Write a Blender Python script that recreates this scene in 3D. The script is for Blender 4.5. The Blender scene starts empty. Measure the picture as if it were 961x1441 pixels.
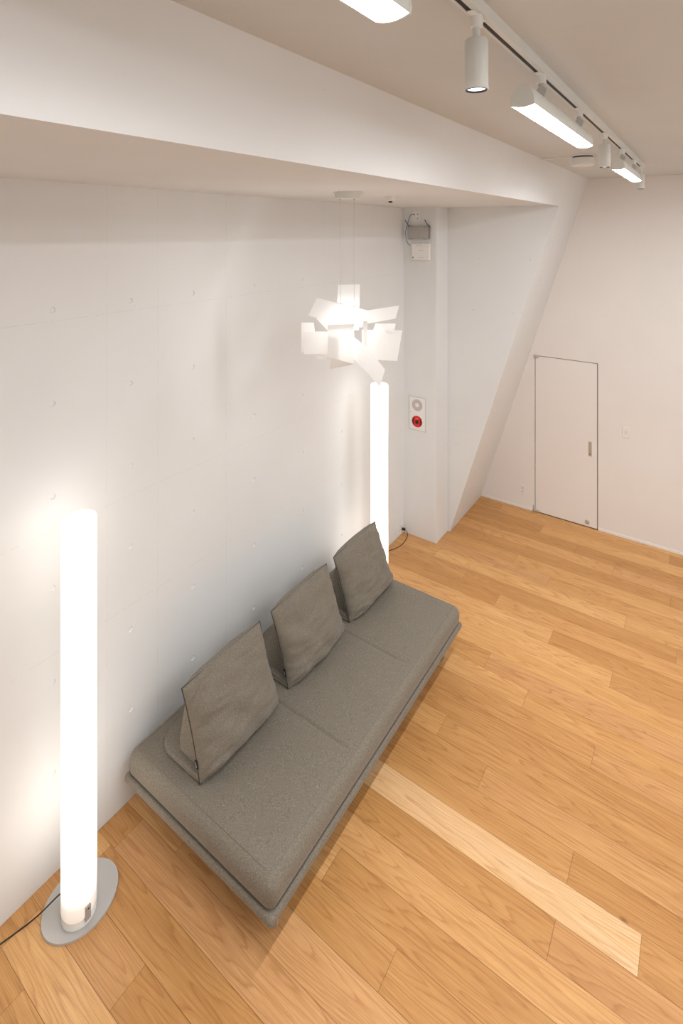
import bpy, bmesh, math, random
from mathutils import Vector, Matrix, noise
random.seed(7)
C = bpy.context.scene.collection
PI = math.pi

# ------------------------------------------------------------------ dimensions (metres)
WALL_X = -2.93      # concrete wall behind the sofa
PIL_Y, PIL_X = 5.45, -2.515   # pillar in the corner
NICHE_Y = 5.76      # end wall of the alcove
BACK_Y = 6.78       # wall with the door
CEIL, SOFFIT = 4.11, 3.77
SL0, SLK = -2.487, 0.3185     # leaning wall: x = SL0 + SLK*z
FRONT_Y, RIGHT_X = -1.6, 2.3
CAM_H = 3.5

# ------------------------------------------------------------------ materials
def new_mat(name):
    m = bpy.data.materials.new(name); m.use_nodes = True
    nt = m.node_tree
    return m, nt, nt.nodes['Principled BSDF']

def simple(name, col, rough=0.5, metal=0.0, spec=0.5, bump=0.0, scale=200, var=0.0):
    m, nt, p = new_mat(name)
    p.inputs['Base Color'].default_value = (*col, 1)
    p.inputs['Roughness'].default_value = rough
    p.inputs['Metallic'].default_value = metal
    p.inputs['Specular IOR Level'].default_value = spec
    if bump or var:
        tc = nt.nodes.new('ShaderNodeTexCoord'); n = nt.nodes.new('ShaderNodeTexNoise')
        n.inputs['Scale'].default_value = scale; n.inputs['Detail'].default_value = 3
        nt.links.new(tc.outputs['Object'], n.inputs['Vector'])
        if bump:
            b = nt.nodes.new('ShaderNodeBump'); b.inputs['Strength'].default_value = bump
            b.inputs['Distance'].default_value = 0.002
            nt.links.new(n.outputs['Fac'], b.inputs['Height']); nt.links.new(b.outputs['Normal'], p.inputs['Normal'])
        if var:
            r = nt.nodes.new('ShaderNodeMapRange')
            r.inputs['To Min'].default_value = 1-var; r.inputs['To Max'].default_value = 1+var
            mx = nt.nodes.new('ShaderNodeVectorMath'); mx.operation = 'SCALE'
            mx.inputs[0].default_value = col
            nt.links.new(n.outputs['Fac'], r.inputs['Value']); nt.links.new(r.outputs[0], mx.inputs['Scale'])
            nt.links.new(mx.outputs[0], p.inputs['Base Color'])
    return m

def emit(name, col, strength, base=(0.9, 0.9, 0.9)):
    m, nt, p = new_mat(name)
    p.inputs['Base Color'].default_value = (*base, 1)
    p.inputs['Emission Color'].default_value = (*col, 1)
    p.inputs['Emission Strength'].default_value = strength
    p.inputs['Roughness'].default_value = 0.3
    return m

def ramp(nt, stops, interp='LINEAR'):
    r = nt.nodes.new('ShaderNodeValToRGB'); r.color_ramp.interpolation = interp
    e = r.color_ramp.elements
    while len(e) < len(stops): e.new(0.5)
    for i, (p, c) in enumerate(stops):
        e[i].position = p; e[i].color = (*c, 1)
    return r

def mathn(nt, op, a, b=None, c=None):
    n = nt.nodes.new('ShaderNodeMath'); n.operation = op
    for i, v in enumerate((a, b, c)):
        if v is None: continue
        if isinstance(v, (int, float)): n.inputs[i].default_value = v
        else: nt.links.new(v, n.inputs[i])
    return n.outputs[0]

def mix(nt, fac, a, b, kind='MIX'):
    n = nt.nodes.new('ShaderNodeMix'); n.data_type = 'RGBA'; n.blend_type = kind
    for i, v in ((0, fac), (6, a), (7, b)):
        if isinstance(v, (int, float)): n.inputs[i].default_value = v
        elif isinstance(v, tuple): n.inputs[i].default_value = (*v, 1)
        else: nt.links.new(v, n.inputs[i])
    return n.outputs[2]

def paint_material(name, col, vlines=(), hlines=(), axis='Y', bump=0.12, pits=True, line=0.0012):
    """white painted concrete: fine pores, trowel marks, formwork joints as hairlines"""
    m, nt, p = new_mat(name)
    tc = nt.nodes.new('ShaderNodeTexCoord'); sep = nt.nodes.new('ShaderNodeSeparateXYZ')
    nt.links.new(tc.outputs['Object'], sep.inputs[0])
    big = nt.nodes.new('ShaderNodeTexNoise'); big.inputs['Scale'].default_value = 1.7; big.inputs['Detail'].default_value = 6
    nt.links.new(tc.outputs['Object'], big.inputs['Vector'])
    r = ramp(nt, [(0.3, tuple(c*0.965 for c in col)), (0.7, col)]); nt.links.new(big.outputs['Fac'], r.inputs[0])
    colr = r.outputs[0]
    med = nt.nodes.new('ShaderNodeTexNoise'); med.inputs['Scale'].default_value = 14; med.inputs['Detail'].default_value = 8
    med.inputs['Roughness'].default_value = 0.65
    nt.links.new(tc.outputs['Object'], med.inputs['Vector'])
    h = mathn(nt, 'MULTIPLY', med.outputs['Fac'], 0.5)
    wob = mathn(nt, 'MULTIPLY', mathn(nt, 'SUBTRACT', big.outputs['Fac'], 0.5), 0.01)
    total = None
    for ax, vals in ((axis, vlines), ('Z', hlines)):
        o = sep.outputs[ax]
        for v in vals:
            d = mathn(nt, 'ABSOLUTE', mathn(nt, 'SUBTRACT', mathn(nt, 'ADD', o, wob), v))
            g = mathn(nt, 'LESS_THAN', d, line)
            g = mathn(nt, 'MULTIPLY', g, mathn(nt, 'GREATER_THAN', med.outputs['Fac'], 0.47))
            total = g if total is None else mathn(nt, 'MAXIMUM', total, g)
    if total is not None:
        colr = mix(nt, mathn(nt, 'MULTIPLY', total, 0.32), colr, tuple(c*0.55 for c in col))
        h = mathn(nt, 'SUBTRACT', h, total)
    if pits:
        vo = nt.nodes.new('ShaderNodeTexVoronoi'); vo.inputs['Scale'].default_value = 16
        nt.links.new(tc.outputs['Object'], vo.inputs['Vector'])
        sel = nt.nodes.new('ShaderNodeSeparateColor'); nt.links.new(vo.outputs['Color'], sel.inputs[0])
        rad = mathn(nt, 'MULTIPLY', mathn(nt, 'GREATER_THAN', sel.outputs[0], 0.86), 0.055)
        pit = mathn(nt, 'LESS_THAN', vo.outputs['Distance'], rad)
        pit = mathn(nt, 'MULTIPLY', pit, mathn(nt, 'GREATER_THAN', big.outputs['Fac'], 0.48))
        colr = mix(nt, mathn(nt, 'MULTIPLY', pit, 0.38), colr, tuple(c*0.5 for c in col))
        h = mathn(nt, 'SUBTRACT', h, pit)
    b = nt.nodes.new('ShaderNodeBump'); b.inputs['Strength'].default_value = bump; b.inputs['Distance'].default_value = 0.004
    nt.links.new(h, b.inputs['Height'])
    nt.links.new(colr, p.inputs['Base Color']); nt.links.new(b.outputs['Normal'], p.inputs['Normal'])
    p.inputs['Roughness'].default_value = 0.62
    p.inputs['Specular IOR Level'].default_value = 0.3
    return m

WHITE = (0.745, 0.758, 0.762)
M = {}
M['concrete'] = paint_material('painted_concrete', WHITE, (0.24, 1.765, 2.118, 2.704, 3.9), (1.195, 1.87, 3.01))
M['niche'] = paint_material('painted_concrete_end', WHITE, (), (1.19,), 'X', 0.1)
M['plaster_warm'] = paint_material('painted_plaster_warm', (0.80, 0.775, 0.755), bump=0.04, pits=False)
M['plaster'] = paint_material('painted_plaster', WHITE, bump=0.04, pits=False)
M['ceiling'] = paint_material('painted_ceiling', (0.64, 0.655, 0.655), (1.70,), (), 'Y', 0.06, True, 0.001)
M['slant'] = paint_material('painted_leaning_wall', WHITE, (), (2.9,), 'Y', 0.06)
M['white_metal'] = simple('white_powder_coat', (0.68, 0.695, 0.665), 0.42)
M['fixture_grey'] = simple('fixture_grey', (0.5, 0.5, 0.47), 0.45)
M['white_plastic'] = simple('white_plastic', (0.79, 0.785, 0.765), 0.35)
M['door_white'] = simple('door_lacquer', (0.80, 0.775, 0.755), 0.55, var=0.01, scale=3)
M['dark_gap'] = simple('shadow_gap', (0.22, 0.19, 0.17), 0.8)  # shade of the door gaps as a colour
M['track_slot'] = simple('track_slot', (0.03, 0.02, 0.02), 0.6)
M['steel'] = simple('brushed_steel', (0.55, 0.51, 0.46), 0.45, 0.6)
M['grey_paint'] = simple('base_grey_paint', (0.50, 0.49, 0.475), 0.4, 0.15)
M['black'] = simple('black_rubber', (0.012, 0.012, 0.016), 0.45)
M['grey_plastic'] = simple('grey_plastic', (0.42, 0.40, 0.38), 0.5)
M['grille'] = simple('speaker_grille', (0.55, 0.49, 0.49), 0.6)
M['red'] = simple('alarm_red', (0.68, 0.012, 0.010), 0.35)
M['dark_red'] = simple('alarm_dark_red', (0.10, 0.006, 0.01), 0.5)
M['blue_cable'] = simple('blue_cable', (0.10, 0.22, 0.36), 0.5)
M['mark'] = simple('printed_grey', (0.25, 0.24, 0.24), 0.6)
M['piping'] = simple('dark_piping', (0.055, 0.05, 0.047), 0.8)
M['piping_light'] = simple('seam_thread', (0.20, 0.18, 0.15), 0.8)
M['diffuser'] = emit('opal_diffuser', (0.93, 0.97, 1.0), 70)
M['lens'] = emit('spot_lens', (0.85, 0.94, 1.0), 2.2)
M['tube'] = emit('opal_glass_tube', (1.0, 0.91, 0.82), 3.0)
M['bulb'] = emit('glowing_bulb', (1.0, 0.985, 0.97), 100)
M['foot_glass'] = simple('opal_foot_glass', (0.82, 0.83, 0.80), 0.12)

# tube: brighter at the top and at the bottom lamp, dimmer glass right above the base
def tube_material():
    m = M['tube']; nt = m.node_tree; p = nt.nodes['Principled BSDF']
    tc = nt.nodes.new('ShaderNodeTexCoord'); s = nt.nodes.new('ShaderNodeSeparateXYZ')
    nt.links.new(tc.outputs['Object'], s.inputs[0])
    mr = nt.nodes.new('ShaderNodeMapRange'); mr.inputs['From Max'].default_value = 2.03
    nt.links.new(s.outputs['Z'], mr.inputs['Value'])
    r = ramp(nt, [(0.0, (0.05,)*3), (0.055, (0.12,)*3), (0.12, (0.6,)*3), (0.20, (1.0,)*3), (0.42, (0.32,)*3), (0.72, (0.27,)*3), (0.88, (0.65,)*3), (0.99, (0.8,)*3)])
    nt.links.new(mr.outputs[0], r.inputs[0])
    k = mathn(nt, 'MULTIPLY', r.outputs[0], 3.4)
    nt.links.new(k, p.inputs['Emission Strength'])
tube_material()

def opal_panel_material():
    m = bpy.data.materials.new('opal_acrylic'); m.use_nodes = True; nt = m.node_tree
    p = nt.nodes['Principled BSDF']; out = nt.nodes['Material Output']
    p.inputs['Base Color'].default_value = (0.9, 0.9, 0.89, 1); p.inputs['Roughness'].default_value = 0.35
    t = nt.nodes.new('ShaderNodeBsdfTranslucent'); t.inputs['Color'].default_value = (0.93, 0.92, 0.91, 1)
    mx = nt.nodes.new('ShaderNodeMixShader'); mx.inputs[0].default_value = 0.5
    p.inputs['Emission Color'].default_value = (1, .99, .97, 1); p.inputs['Emission Strength'].default_value = 0.06  # faint own glow stands in for bulb light passing through the plates
    nt.links.new(p.outputs[0], mx.inputs[1]); nt.links.new(t.outputs[0], mx.inputs[2])
    nt.links.new(mx.outputs[0], out.inputs['Surface'])
    return m
M['opal'] = opal_panel_material()

def fabric_material():
    m, nt, p = new_mat('woven_wool')
    tc = nt.nodes.new('ShaderNodeTexCoord')
    outs = []
    for sc in ((1500, 260, 1000), (260, 1500, 1000)):
        mp = nt.nodes.new('ShaderNodeMapping'); mp.inputs['Scale'].default_value = sc
        n = nt.nodes.new('ShaderNodeTexNoise'); n.inputs['Scale'].default_value = 0.5; n.inputs['Detail'].default_value = 2
        nt.links.new(tc.outputs['Object'], mp.inputs[0]); nt.links.new(mp.outputs[0], n.inputs['Vector'])
        outs.append(n.outputs['Fac'])
    w = mathn(nt, 'MULTIPLY', mathn(nt, 'ADD', outs[0], outs[1]), 0.5)
    r = ramp(nt, [(0.36, (0.108, 0.093, 0.072)), (0.5, (0.188, 0.165, 0.130)), (0.64, (0.310, 0.279, 0.228))])
    nt.links.new(w, r.inputs[0])
    nt.links.new(r.outputs[0], p.inputs['Base Color'])
    b = nt.nodes.new('ShaderNodeBump'); b.inputs['Strength'].default_value = 0.25; b.inputs['Distance'].default_value = 0.001
    nt.links.new(w, b.inputs['Height']); nt.links.new(b.outputs['Normal'], p.inputs['Normal'])
    p.inputs['Roughness'].default_value = 0.85; p.inputs['Specular IOR Level'].default_value = 0.25
    p.inputs['Sheen Weight'].default_value = 0.25; p.inputs['Sheen Roughness'].default_value = 0.4
    return m
M['fabric'] = fabric_material()

def wood_material():
    m, nt, p = new_mat('oak_planks')
    at = nt.nodes.new('ShaderNodeAttribute'); at.attribute_name = 'plank'
    s = nt.nodes.new('ShaderNodeSeparateColor'); nt.links.new(at.outputs['Color'], s.inputs[0])
    tone, seed, hue = s.outputs[0], s.outputs[1], s.outputs[2]
    tc = nt.nodes.new('ShaderNodeTexCoord')
    sep = nt.nodes.new('ShaderNodeSeparateXYZ'); nt.links.new(tc.outputs['Object'], sep.inputs[0])
    def coords(kx, ky):
        c = nt.nodes.new('ShaderNodeCombineXYZ')
        nt.links.new(mathn(nt, 'ADD', mathn(nt, 'MULTIPLY', sep.outputs['X'], kx), mathn(nt, 'MULTIPLY', seed, 57.0)), c.inputs[0])
        nt.links.new(mathn(nt, 'MULTIPLY', sep.outputs['Y'], ky), c.inputs[1])
        nt.links.new(mathn(nt, 'MULTIPLY', seed, 31.0), c.inputs[2])
        return c.outputs[0]
    # slow warp that bends the rings into cathedrals
    n1 = nt.nodes.new('ShaderNodeTexNoise'); n1.inputs['Scale'].default_value = 1; n1.inputs['Detail'].default_value = 2.5
    nt.links.new(coords(0.42, 4.6), n1.inputs['Vector'])
    n1b = nt.nodes.new('ShaderNodeTexNoise'); n1b.inputs['Scale'].default_value = 1; n1b.inputs['Detail'].default_value = 4
    nt.links.new(coords(4, 30), n1b.inputs['Vector'])
    ph = mathn(nt, 'ADD', mathn(nt, 'MULTIPLY', n1.outputs['Fac'], 26.0), mathn(nt, 'MULTIPLY', n1b.outputs['Fac'], 1.0))
    rings = mathn(nt, 'FRACT', ph)
    rr = ramp(nt, [(0.0, (0.15,)*3), (0.25, (0.0,)*3), (0.72, (0.35,)*3), (0.9, (1.0,)*3), (1.0, (0.15,)*3)])
    nt.links.new(rings, rr.inputs[0])
    # fine straight pores
    n2 = nt.nodes.new('ShaderNodeTexNoise'); n2.inputs['Scale'].default_value = 1; n2.inputs['Detail'].default_value = 5; n2.inputs['Roughness'].default_value = 0.7
    nt.links.new(coords(5, 260), n2.inputs['Vector'])
    pr = ramp(nt, [(0.42, (1.0,)*3), (0.62, (0.0,)*3)]); nt.links.new(n2.outputs['Fac'], pr.inputs[0])
    # broad colour drift
    n3 = nt.nodes.new('ShaderNodeTexNoise'); n3.inputs['Scale'].default_value = 1; n3.inputs['Detail'].default_value = 3
    nt.links.new(coords(0.8, 9), n3.inputs['Vector'])
    base = ramp(nt, [(0.0, (0.52, 0.262, 0.085)), (0.35, (0.68, 0.380, 0.145)), (0.65, (0.78, 0.470, 0.205)), (1.0, (0.84, 0.59, 0.345))])
    tt = mathn(nt, 'ADD', tone, mathn(nt, 'MULTIPLY', mathn(nt, 'SUBTRACT', n3.outputs['Fac'], 0.5), 0.5))
    nt.links.new(tt, base.inputs[0])
    c = mix(nt, hue, base.outputs[0], (0.72, 0.41, 0.235))
    c = mix(nt, mathn(nt, 'MULTIPLY', rr.outputs[0], 0.52), c, mix(nt, 1.0, c, (0.62, 0.47, 0.34), 'MULTIPLY'))
    c = mix(nt, mathn(nt, 'MULTIPLY', pr.outputs[0], 0.38), c, mix(nt, 1.0, c, (0.55, 0.42, 0.32), 'MULTIPLY'))
    # knots
    vo = nt.nodes.new('ShaderNodeTexVoronoi'); vo.inputs['Scale'].default_value = 1
    nt.links.new(coords(1.6, 3.2), vo.inputs['Vector'])
    sc = nt.nodes.new('ShaderNodeSeparateColor'); nt.links.new(vo.outputs['Color'], sc.inputs[0])
    kn = nt.nodes.new('ShaderNodeMapRange'); kn.inputs['From Min'].default_value = 0.012; kn.inputs['From Max'].default_value = 0.045
    kn.inputs['To Min'].default_value = 1; kn.inputs['To Max'].default_value = 0
    nt.links.new(vo.outputs['Distance'], kn.inputs['Value'])
    k = mathn(nt, 'MULTIPLY', kn.outputs[0], mathn(nt, 'GREATER_THAN', sc.outputs[1], 0.55))
    c = mix(nt, mathn(nt, 'MULTIPLY', k, 0.7), c, (0.16, 0.065, 0.02))
    nt.links.new(c, p.inputs['Base Color'])
    b = nt.nodes.new('ShaderNodeBump'); b.inputs['Strength'].default_value = 0.12; b.inputs['Distance'].default_value = 0.001
    nt.links.new(mathn(nt, 'ADD', pr.outputs[0], rr.outputs[0]), b.inputs['Height']); b.invert = True
    nt.links.new(b.outputs['Normal'], p.inputs['Normal'])
    p.inputs['Roughness'].default_value = 0.42; p.inputs['Specular IOR Level'].default_value = 0.4
    return m
M['oak'] = wood_material()
M['joint'] = simple('plank_joint', (0.22, 0.10, 0.035), 0.8)

# ------------------------------------------------------------------ object helpers
def link(name, bm, mats, parent=None, smooth=False, loc=None):
    me = bpy.data.meshes.new(name)
    bm.normal_update(); bm.to_mesh(me); bm.free()
    for m in (mats if isinstance(mats, (list, tuple)) else [mats]): me.materials.append(m)
    o = bpy.data.objects.new(name, me); C.objects.link(o)
    if parent: o.parent = parent
    if loc: o.location = loc
    if smooth:
        for f in me.polygons: f.use_smooth = True
        if smooth != 'all':
            me.set_sharp_from_angle(angle=math.radians(38))
    return o

def tag(o, label=None, cat=None, group=None, kind=None):
    if label: o['label'] = label
    if cat: o['category'] = cat
    if group: o['group'] = group
    if kind: o['kind'] = kind
    return o

def thing(name, label, cat, loc=(0, 0, 0), rotz=0, group=None):
    o = bpy.data.objects.new(name, None); C.objects.link(o)
    o.empty_display_size = 0.1
    o.location = loc; o.rotation_euler = (0, 0, rotz)
    return tag(o, label, cat, group)

def dup(root, loc, label):
    r = root.copy(); C.objects.link(r); r.location = loc; r['label'] = label
    for ch in list(root.children):
        c = ch.copy(); C.objects.link(c); c.parent = r
        for g in list(ch.children):
            d = g.copy(); C.objects.link(d); d.parent = c
    return r

def quad(bm, pts, mi=0):
    f = bm.faces.new([bm.verts.new(p) for p in pts]); f.material_index = mi
    return f

def box(bm, a, b, bevel=0.0, seg=2, mi=0):
    t = bmesh.new(); bmesh.ops.create_cube(t, size=1)
    for v in t.verts:
        v.co = Vector([(a[i]+b[i])/2 + v.co[i]*(b[i]-a[i]) for i in range(3)])
    if bevel: bmesh.ops.bevel(t, geom=list(t.edges), offset=bevel, segments=seg, profile=0.5, affect='EDGES')
    for f in t.faces: f.material_index = mi
    merge(bm, t)
    return bm

def merge(bm, t):
    me = bpy.data.meshes.new('tmp'); t.to_mesh(me); t.free(); bm.from_mesh(me); bpy.data.meshes.remove(me)

def lathe(bm, prof, seg=32, mat=None, mi=0, close=False):
    """prof: (r, z) list; mat: Matrix"""
    mat = mat or Matrix.Identity(4)
    rows = []
    for r, z in prof:
        if r < 1e-6: rows.append([bm.verts.new(mat @ Vector((0, 0, z)))])
        else: rows.append([bm.verts.new(mat @ Vector((r*math.cos(2*PI*i/seg), r*math.sin(2*PI*i/seg), z))) for i in range(seg)])
    for a, b in zip(rows, rows[1:]):
        for i in range(seg):
            j = (i+1) % seg
            if len(a) == 1 and len(b) == 1: continue
            if len(a) == 1: f = bm.faces.new((a[0], b[i], b[j]))
            elif len(b) == 1: f = bm.faces.new((a[i], a[j], b[0]))
            else: f = bm.faces.new((a[i], a[j], b[j], b[i]))
            f.material_index = mi
    return bm

def tube(bm, pts, r, seg=10, closed=False, mi=0):
    pts = [Vector(p) for p in pts]; n = len(pts); rings = []
    up = None
    for i, p in enumerate(pts):
        a = pts[(i-1) % n] if (i or closed) else p
        b = pts[(i+1) % n] if (i < n-1 or closed) else p
        t = (b-a).normalized()
        if up is None:
            up = t.orthogonal().normalized()
        up = (up - t*up.dot(t)).normalized()
        s = t.cross(up)
        rings.append([bm.verts.new(p + (up*math.cos(2*PI*k/seg) + s*math.sin(2*PI*k/seg))*r) for k in range(seg)])
    m = n if closed else n-1
    for i in range(m):
        A, B = rings[i], rings[(i+1) % n]
        off = 0
        if closed and i == n-1:   # best twist match
            off = min(range(seg), key=lambda o: sum((A[k].co-B[(k+o) % seg].co).length for k in range(seg)))
        for k in range(seg):
            f = bm.faces.new((A[k], A[(k+1) % seg], B[(k+1+off) % seg], B[(k+off) % seg])); f.material_index = mi
    if not closed:
        bm.faces.new(rings[0][::-1]).material_index = mi; bm.faces.new(rings[-1]).material_index = mi
    return bm

def curve_pts(ctrl, n=8):
    """Catmull-Rom through control points"""
    P = [Vector(p) for p in ctrl]; P = [2*P[0]-P[1]] + P + [2*P[-1]-P[-2]]
    out = []
    for i in range(1, len(P)-2):
        for k in range(n):
            t = k/n; a, b, c, d = P[i-1:i+3]
            out.append(0.5*((2*b)+(c-a)*t+(2*a-5*b+4*c-d)*t*t+(3*b-a-3*c+d)*t**3))
    out.append(P[-2]); return out

def rounded_box(lo, hi, r, n, fn=None):
    """closed box with rounded edges, n=(nx,ny,nz) divisions, fn(v)->v post"""
    bm = bmesh.new(); lo = Vector(lo); hi = Vector(hi); S = hi-lo
    vm = {}
    def V(i, j, k):
        key = (i, j, k)
        if key not in vm:
            q = []
            for a, (g, m) in enumerate(zip(key, n)):
                # cluster samples near the ends so the rounding is smooth
                L = S[a]; e = min(r*1.0, L/2*0.98); ne = 5
                if g <= ne: x = e*(g/ne)
                elif g >= m-ne: x = L - e*((m-g)/ne)
                else: x = e + (L-2*e)*((g-ne)/(m-2*ne))
                q.append(lo[a]+x)
            p = Vector(q)
            c = Vector([min(max(p[a], lo[a]+min(r, S[a]/2*0.98)), hi[a]-min(r, S[a]/2*0.98)) for a in range(3)])
            d = p-c
            if d.length > 1e-9:
                mx = max(abs(x) for x in d)
                # map cube shell to sphere shell
                d = d.normalized()*min(r, min(S)/2*0.98 if False else r)*(mx/r if mx < r else 1)
            p = c+d
            vm[key] = bm.verts.new(fn(p) if fn else p)
        return vm[key]
    nx, ny, nz = n
    for i in range(nx):
        for j in range(ny):
            bm.faces.new((V(i, j, 0), V(i, j+1, 0), V(i+1, j+1, 0), V(i+1, j, 0)))
            bm.faces.new((V(i, j, nz), V(i+1, j, nz), V(i+1, j+1, nz), V(i, j+1, nz)))
    for i in range(nx):
        for k in range(nz):
            bm.faces.new((V(i, 0, k), V(i+1, 0, k), V(i+1, 0, k+1), V(i, 0, k+1)))
            bm.faces.new((V(i, ny, k), V(i, ny, k+1), V(i+1, ny, k+1), V(i+1, ny, k)))
    for j in range(ny):
        for k in range(nz):
            bm.faces.new((V(0, j, k), V(0, j, k+1), V(0, j+1, k+1), V(0, j+1, k)))
            bm.faces.new((V(nx, j, k), V(nx, j+1, k), V(nx, j+1, k+1), V(nx, j, k+1)))
    return bm

# ------------------------------------------------------------------ room shell
def struct(name, bm, mat, parent=None):
    o = link(name, bm, mat, parent)
    if not parent: o['kind'] = 'structure'
    return o

def wall_with_holes(bm, org, eu, ev, nrm, us, vs, holes, r=0.016, depth=0.006):
    """planar wall org+u*eu+v*ev; us/vs cell borders; holes (u,v) one per cell at most; recess away from the room (-nrm)"""
    org, eu, ev, nrm = map(Vector, (org, eu, ev, nrm))
    P = lambda u, v, d=0: org+eu*u+ev*v-nrm*d
    for u0, u1 in zip(us, us[1:]):
        for v0, v1 in zip(vs, vs[1:]):
            h = [q for q in holes if u0 < q[0]-r and q[0]+r < u1 and v0 < q[1]-r and q[1]+r < v1]
            if not h:
                quad(bm, [P(u0, v0), P(u1, v0), P(u1, v1), P(u0, v1)]); continue
            cu, cv = h[0]
            angs = sorted([2*PI*i/20 for i in range(20)] + [math.atan2(b-cv, a-cu) % (2*PI) for a in (u0, u1) for b in (v0, v1)])
            outer, inner, deep = [], [], []
            for a in angs:
                c, s = math.cos(a), math.sin(a)
                t = min((u1-cu)/c if c > 1e-9 else (u0-cu)/c if c < -1e-9 else 1e9, (v1-cv)/s if s > 1e-9 else (v0-cv)/s if s < -1e-9 else 1e9)
                outer.append(bm.verts.new(P(cu+c*t, cv+s*t)))
                inner.append(bm.verts.new(P(cu+c*r, cv+s*r)))
                deep.append(bm.verts.new(P(cu+c*r*0.72, cv+s*r*0.72, depth)))
            n = len(angs)
            for i in range(n):
                j = (i+1) % n
                bm.faces.new((inner[i], outer[i], outer[j], inner[j]))
                bm.faces.new((deep[i], inner[i], inner[j], deep[j]))
            bm.faces.new(deep)

def mids(vals, lo, hi):
    return [lo]+[(a+b)/2 for a, b in zip(vals, vals[1:])]+[hi]

# floor: individual oak planks in one mesh, colour per plank as attribute
def build_floor():
    bm = bmesh.new(); lay = bm.loops.layers.color.new('plank')
    W = 0.185; L = 1.82; g = 0.0007
    top0 = 3.009
    J = {-8: -2.21, -7: -2.80, -6: -0.95, -5: -2.47, -4: -1.254, -3: -1.718, -2: -0.10, -1: -0.646, 0: -0.281, 1: -0.633, 2: -1.199, 3: -1.56,
         4: -0.02, 5: -0.643, 6: -1.137, 7: -1.493, 8: -0.05, 9: -0.637, 10: -1.13, 11: -1.661, 12: -0.23, 13: -0.625, 14: -1.328, 15: -1.706,
         16: -0.311, 17: -0.823, 18: -1.212, 19: -1.628, 20: -0.36}
    tones = {}   # (row, plank index relative to joint) -> (tone, hue)
    tones[(0, -1)] = (0.93, 0.12); tones[(0, 0)] = (0.34, 0.1)
    tones[(-1, 0)] = (0.22, 0.45); tones[(-1, -1)] = (0.42, 0.0)
    tones[(1, 0)] = (0.22, 0.1); tones[(1, -1)] = (0.45, 0.0)
    tones[(2, 0)] = (0.50, 0.35); tones[(3, 0)] = (0.40, 0.0)
    tones[(-5, 0)] = (0.62, 0.55); tones[(-6, -1)] = (0.55, 0.6); tones[(-4, -1)] = (0.44, 0.1)
    tones[(-3, 0)] = (0.36, 0.0); tones[(-7, 0)] = (0.45, 0.0); tones[(-8, 0)] = (0.15, 0.0)
    tones[(5, 0)] = (0.42, 0.4); tones[(7, 0)] = (0.45, 0.5); tones[(6, -1)] = (0.62, 0.1); tones[(9, -1)] = (0.66, 0.0)
    rnd = random.Random(11)
    quad(bm, [(WALL_X-.05, FRONT_Y-.05, -.006), (RIGHT_X+.05, FRONT_Y-.05, -.006), (RIGHT_X+.05, BACK_Y+.05, -.006), (WALL_X-.05, BACK_Y+.05, -.006)], 1)
    k = -26
    while True:
        y1 = top0+W*k; y0 = y1-W
        if y0 > BACK_Y: break
        y1 = min(y1, BACK_Y)
        if y1 > FRONT_Y:
            x = J.get(k, rnd.uniform(-L, 0)); i = 0
            while x > WALL_X: x -= L; i -= 1
            while x < RIGHT_X:
                a = max(x, WALL_X); b = min(x+L, RIGHT_X)
                tone, hue = tones.get((k, i), (rnd.gauss(0.52, 0.15), max(0, rnd.gauss(0.12, 0.18))))
                f = quad(bm, [(a+g, y0+g, 0), (b-g, y0+g, 0), (b-g, y1-g, 0), (a+g, y1-g, 0)])
                sd = rnd.random()
                for lp in f.loops: lp[lay] = (min(max(tone, 0), 1), sd, min(hue, 1), 1)
                x += L; i += 1
        k += 1
    return struct('floor', bm, [M['oak'], M['joint']])
build_floor()

bm = bmesh.new()
hy = [0.10, 0.70, 1.453, 1.922, 2.40, 2.995, 3.594, 4.191, 4.80]
hz = [0.552, 1.045, 1.557, 2.056, 2.56, 3.07]
us = mids(hy, FRONT_Y, PIL_Y+0.4); vs = mids(hz, 0, SOFFIT+.1)
wall_with_holes(bm, (WALL_X, 0, 0), (0, 1, 0), (0, 0, 1), (1, 0, 0), us, vs, [(a, b) for a in hy for b in hz if (round(a*10)+round(b*10)) % 7 or b < 2])
struct('wall_left', bm, M['concrete'])

bm = bmesh.new(); box(bm, (WALL_X-.02, PIL_Y, 0), (PIL_X, NICHE_Y+.1, SOFFIT+.02), 0.003)
struct('wall_pillar', bm, M['plaster'])

# alcove end wall with leaning right edge
bm = bmesh.new()
hx = [-2.35, -1.93, -1.60]; 
us = [PIL_X-.05, -2.14, -1.75, -1.2]
sx = lambda z: SL0+SLK*z
# rectangular field with recesses up to the leaning edge, row by row
rows = [0, 0.3, 0.8, 1.3, 1.85, 2.35, 2.9, 3.45, SOFFIT+.1]
hol = {0.8: [(-2.41, 1.05)], 1.85: [(-2.323, 2.10), (-1.925, 2.10)], 2.35: [(-2.203, 2.6), (-1.763, 2.6)], 2.9: [(-2.144, 3.19), (-1.577, 3.19)], 0.3: [(-2.44, 0.55)]}
for z0, z1 in zip(rows, rows[1:]):
    xe = sx(z0)
    hs = hol.get(z0, [])
    xs = sorted([h[0] for h in hs])
    xr = min(xe, (xs[-1]+0.04)) if xs else PIL_X-.04
    if xs:
        wall_with_holes(bm, (0, NICHE_Y, 0), (1, 0, 0), (0, 0, 1), (0, -1, 0), mids(xs, PIL_X-.05, xr), [z0, z1], hs, r=0.012)
    quad(bm, [(xr, NICHE_Y, z0), (sx(z0), NICHE_Y, z0), (sx(z1), NICHE_Y, z1), (xr, NICHE_Y, z1)])
struct('wall_alcove_end', bm, M['niche'])

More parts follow.
